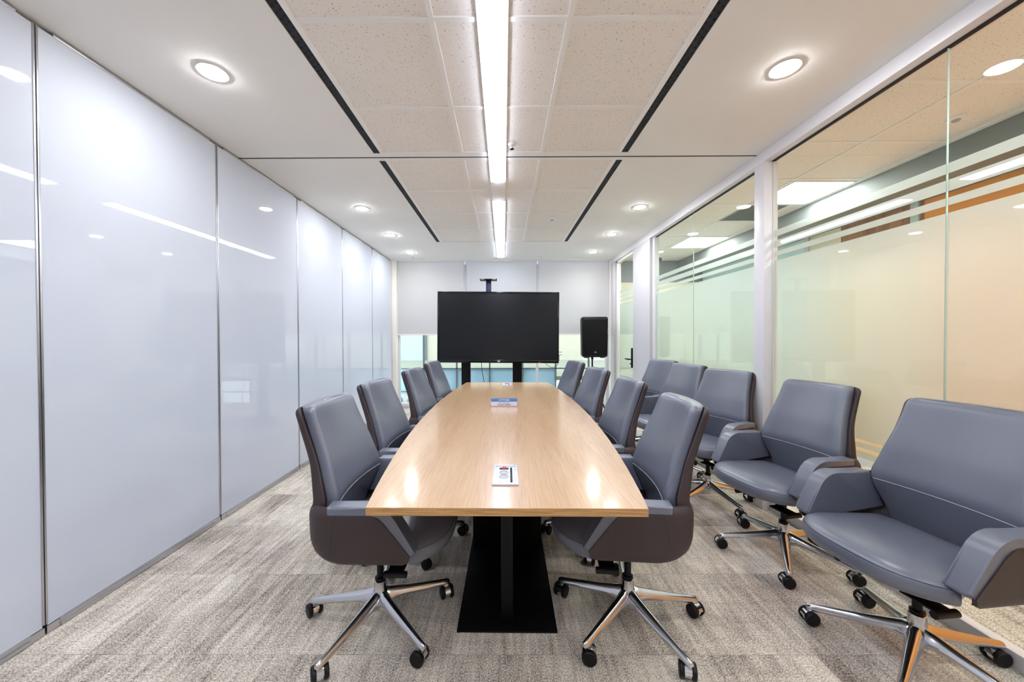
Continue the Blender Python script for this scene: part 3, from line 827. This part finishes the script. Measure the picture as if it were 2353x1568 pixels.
    # armrests
    def arc(c, p_in, p_out, r, n=7):
        d1 = (Vector(p_in) - Vector(c)).normalized(); d2 = (Vector(p_out) - Vector(c)).normalized()
        th = d1.angle(d2); t_ = r / math.tan(th / 2); q0 = Vector(c) + d1 * t_; q1 = Vector(c) + d2 * t_
        m_ = Vector(c) + (d1 + d2).normalized() * (r / math.sin(th / 2)); out = []
        for i in range(n + 1):
            v_ = (q0 - m_).lerp(q1 - m_, i / n).normalized() * r; out.append(tuple(m_ + v_))
        return out
    def armline(o):
        top, tip, low = (.135, .650 - o), (.260 - o, .434 + o * .5), (.205, .475)
        return arc(top, (-.085, .650 - o), tip, .10 - o) + arc(tip, top, low, .012, 5)
    prof = [(-.088, .650)] + armline(0) + [(.205, .475), (-.155, .485)]
    for s in (-1, 1):
        bm = bmesh.new(); a, b_ = (.222, .287) if s > 0 else (-.287, -.222)
        prism(bm, prof, 'X', a, b_, bev=.011, seg=4)
        for xx in (.2275, .2815):
            pts = [(s * xx, y, z) for y, z in [(-.075, .6475)] + armline(.0025)[:9]]
            tube(bm, pts, .0011, 6, mi=1)
        for v_ in bm.verts:
            if abs(v_.co.x) > .25: v_.co.y = max(v_.co.y, -.086)
        xlean(bm)
        obj('armrest', bm, ['grey_leather', 'stitch'], t, smooth=50)
    # seat cushion
    bm = bmesh.new()
    def outline(o, z, n=64):
        pts = []
        for i in range(n):
            a = 2 * PI * i / n; c, s_ = math.cos(a), math.sin(a)
            e = 2.9 if s_ > 0 else 5.0
            rx, ry = .280 - o, (.340 - o if s_ > 0 else .165 - o)
            k = (abs(c) ** e + abs(s_) ** e) ** (-1 / e)
            x, y = c * k * rx, s_ * k * ry
            if s_ < 0 or y < .20:
                xl = .222 - o * .3
                u = max(0, min(1, (.24 - y) / .08)); x = max(-.280, min(.280, x)); lim = .280 - o + (xl - .280 + o) * u
                x = max(-lim, min(lim, x))
            pts.append(V(x, y, z))
        return pts
    prof_s = [(.060, .396), (.03, .397), (.013, .402), (.004, .411), (0, .424), (.001, .437), (.004, .448), (.008, .454),
              (.016, .462), (.03, .470), (.05, .477), (.08, .483), (.12, .488), (.16, .490)]
    rows = []
    for o_, z in prof_s: rows.append(outline(o_, z))
    # soften: lower the front edge
    def fz(p):
        f = max(0, (p.y - .12) / .225)
        up = max(0, min(1, (.16 - p.y) / .12)) * .062 if p.z < .445 else 0
        z = p.z - .006 * f * f + .075 * p.y * (1 if p.z > .43 else .7)
        return V(p.x, p.y, min(z + up, .452) if up else z)
    rows = [[fz(p) for p in r_] for r_ in rows]
    loft(bm, rows)
    tube(bm, [fz(p) for p in outline(.006, .4505)], .0015, 6, mi=1, closed=True)
    obj('seat', bm, ['grey_leather', 'stitch'], t, smooth=60)
    # mechanism
    bm = bmesh.new()
    box(bm, -.09, .09, -.10, .14, .352, .400, .006); box(bm, -.05, .05, -.06, .07, .315, .352, .008)
    me_ = obj('tilt_mechanism', bm, 'black_plastic', t)
    for s in (-1, 1):
        bm = bmesh.new()
        x0, x1 = sorted((s * .05, s * .155))
        box(bm, x0, x1, .085, .15, .318, .327, .003); cyl(bm, (s * .16, .075, .318), (s * .16, .165, .318), .013)
        cyl(bm, (s * .05, .10, .345), (s * .06, .11, .323), .008)
        obj('lever', bm, 'black_plastic', me_)
    bm = bmesh.new(); cyl(bm, (0, 0, .18), (0, 0, .34), .0145); lathe(bm, [(.016, .190), (.023, .192), (.023, .202), (.016, .206)], n=20)
    obj('gas_lift', bm, 'black_metal', t)
    bm = bmesh.new(); lathe(bm, [(.018, .058), (.021, .060), (.021, .085), (.030, .10), (.034, .125), (.030, .142), (.0265, .150), (.0255, .188), (.0225, .190)], n=32)
    obj('hub', bm, 'polished_aluminium', t)
    # five-star base
    bm = bmesh.new(); rows = []
    tabs = dict(top=[(.0, .148), (.03, .147), (.06, .139), (.12, .124), (.22, .103), (.30, .088), (.325, .084), (.334, .078), (.338, .070)],
                bot=[(.0, .078), (.03, .080), (.06, .092), (.09, .095), (.16, .084), (.24, .071), (.30, .062), (.325, .058), (.334, .060), (.338, .064)],
                wid=[(.0, .030), (.03, .034), (.06, .026), (.12, .022), (.22, .0175), (.30, .0145), (.325, .014), (.334, .011), (.338, .006)])
    for r_ in (.0, .02, .035, .05, .065, .08, .10, .13, .16, .20, .24, .28, .30, .318, .328, .334, .338):
        T, B_, W_ = (lerp(r_, tabs[k]) for k in ('top', 'bot', 'wid'))
        hgt = T - B_
        sec = [(-.25, T), (0, T + .001), (.25, T), (.50, T - .10 * hgt), (.86, T - .46 * hgt), (1.0, T - .66 * hgt), (.96, B_ + .10 * hgt), (.86, B_), (0, B_ + .002), (-.86, B_), (-.96, B_ + .10 * hgt), (-1.0, T - .66 * hgt), (-.86, T - .46 * hgt), (-.50, T - .10 * hgt)]
        rows.append([V(r_ * .976, s * W_, z) for s, z in sec])
    loft(bm, rows)
    leg0 = obj('leg', bm, 'polished_aluminium', t, smooth=28)
    # caster (origin on its stem axis)
    bm = bmesh.new(); cyl(bm, (0, 0, .035), (0, 0, .066), .0065, n=14)
    prof_c = [(-.010 + .024 * math.cos(R(a)), .0295 + .024 * math.sin(R(a))) for a in range(-40, 221, 13)]
    prism(bm, prof_c, 'Y', -.0115, .0115, bev=.0015, seg=2)
    lathe(bm, [(.006, -.026), (.006, .026)], (-.010, 0, .0295), n=12, axis='Y')
    hood = []
    for yy, rr in ((-.0125, .026), (-.0125, .0295), (.0125, .0295), (.0125, .026)):
        hood.append([V(-.010 + rr * math.cos(R(a)), yy, .0295 + rr * math.sin(R(a))) for a in range(10, 171, 10)])
    loft(bm, hood + [hood[0]], False, False)
    fork = obj('caster_fork', bm, 'chrome', leg0, (.310, 0, 0))
    for s in (-1, 1):
        bm = bmesh.new()
        pr = [(.010, .0122), (.024, .0122), (.0288, .015), (.0295, .020), (.0288, .026), (.0255, .0295), (.020, .0305), (.0195, .0295), (.004, .0295)]
        lathe(bm, [(r_, s * h_) for r_, h_ in pr], (-.010, 0, .0295), n=28, axis='Y')
        obj('caster_wheel', bm, 'black_plastic', leg0, (.310, 0, 0))
    for k in range(1, 5):
        c = leg0.copy(); col.objects.link(c); c.parent = t; c.rotation_euler = (0, 0, 2 * PI * k / 5)
        for ch in [x for x in bpy.data.objects if x.parent == leg0]:
            d = ch.copy(); col.objects.link(d); d.parent = c
    return t

# x, y of the column, facing direction in degrees, star base angle in degrees, label, group
TL, TR, TW = 'chairs along the left side of the table', 'chairs along the right side of the table', 'chairs lined up by the glass wall'
CH = [(-.552, 1.585, -1, 30.2, 'grey and brown leather office chair nearest the camera on the left of the table', TL),
      (-.575, 2.23, -3, 12, 'grey leather office chair second from the camera on the left of the table', TL),
      (-.545, 3.03, -5, 50, 'grey leather office chair third from the camera on the left of the table', TL),
      (-.545, 3.85, -7, 20, 'grey leather office chair at the far left end of the table, nearest the window', TL),
      (.552, 1.595, 175, 5.6, 'grey and brown leather office chair nearest the camera on the right of the table', TR),
      (.585, 2.29, 180, 34, 'grey leather office chair second from the camera on the right of the table', TR),
      (.575, 3.03, 188, 10, 'grey leather office chair third from the camera on the right of the table', TR),
      (.560, 3.86, 190, 50, 'grey leather office chair at the far right end of the table, nearest the window', TR),
      (1.605, 1.390, 186, -1, 'grey leather office chair nearest the camera by the glass wall, cut by right picture edge', TW),
      (1.612, 2.065, 190, 20.5, 'grey leather office chair second from the camera in the row by the glass wall', TW),
      (1.585, 2.785, 203, -5.4, 'grey leather office chair by the glass wall beside the white column, middle of the row', TW),
      (1.575, 3.42, 197, 18, 'grey leather office chair fourth from the camera in the row by the glass wall', TW),
      (1.605, 4.03, 199, 18, 'grey leather office chair farthest away in the row by the glass wall', TW)]
proto = make_chair()
trees = [proto] + [copy_tree(proto) for _ in CH[1:]]
for t, (x, y, face, star, lb, gp) in zip(trees, CH):
    rz = R(face - 90)
    t.location = (x, y, 0); t.rotation_euler = (0, 0, rz)
    tag(t, lb, 'chair', gp)
    k = 0
    for ch in [c for c in bpy.data.objects if c.parent == t]:
        if ch.name.split('.')[0] == 'leg':
            ch.rotation_euler = (0, 0, R(star) - rz + 2 * PI * k / 5); k += 1
            sw = random.uniform(0, 2 * PI)
            if gp == TW: sw = -(R(star) + 2 * PI * (k - 1) / 5) + random.uniform(-.35, .35)
            for s in [c for c in bpy.data.objects if c.parent == ch]: s.rotation_euler = (0, 0, sw)
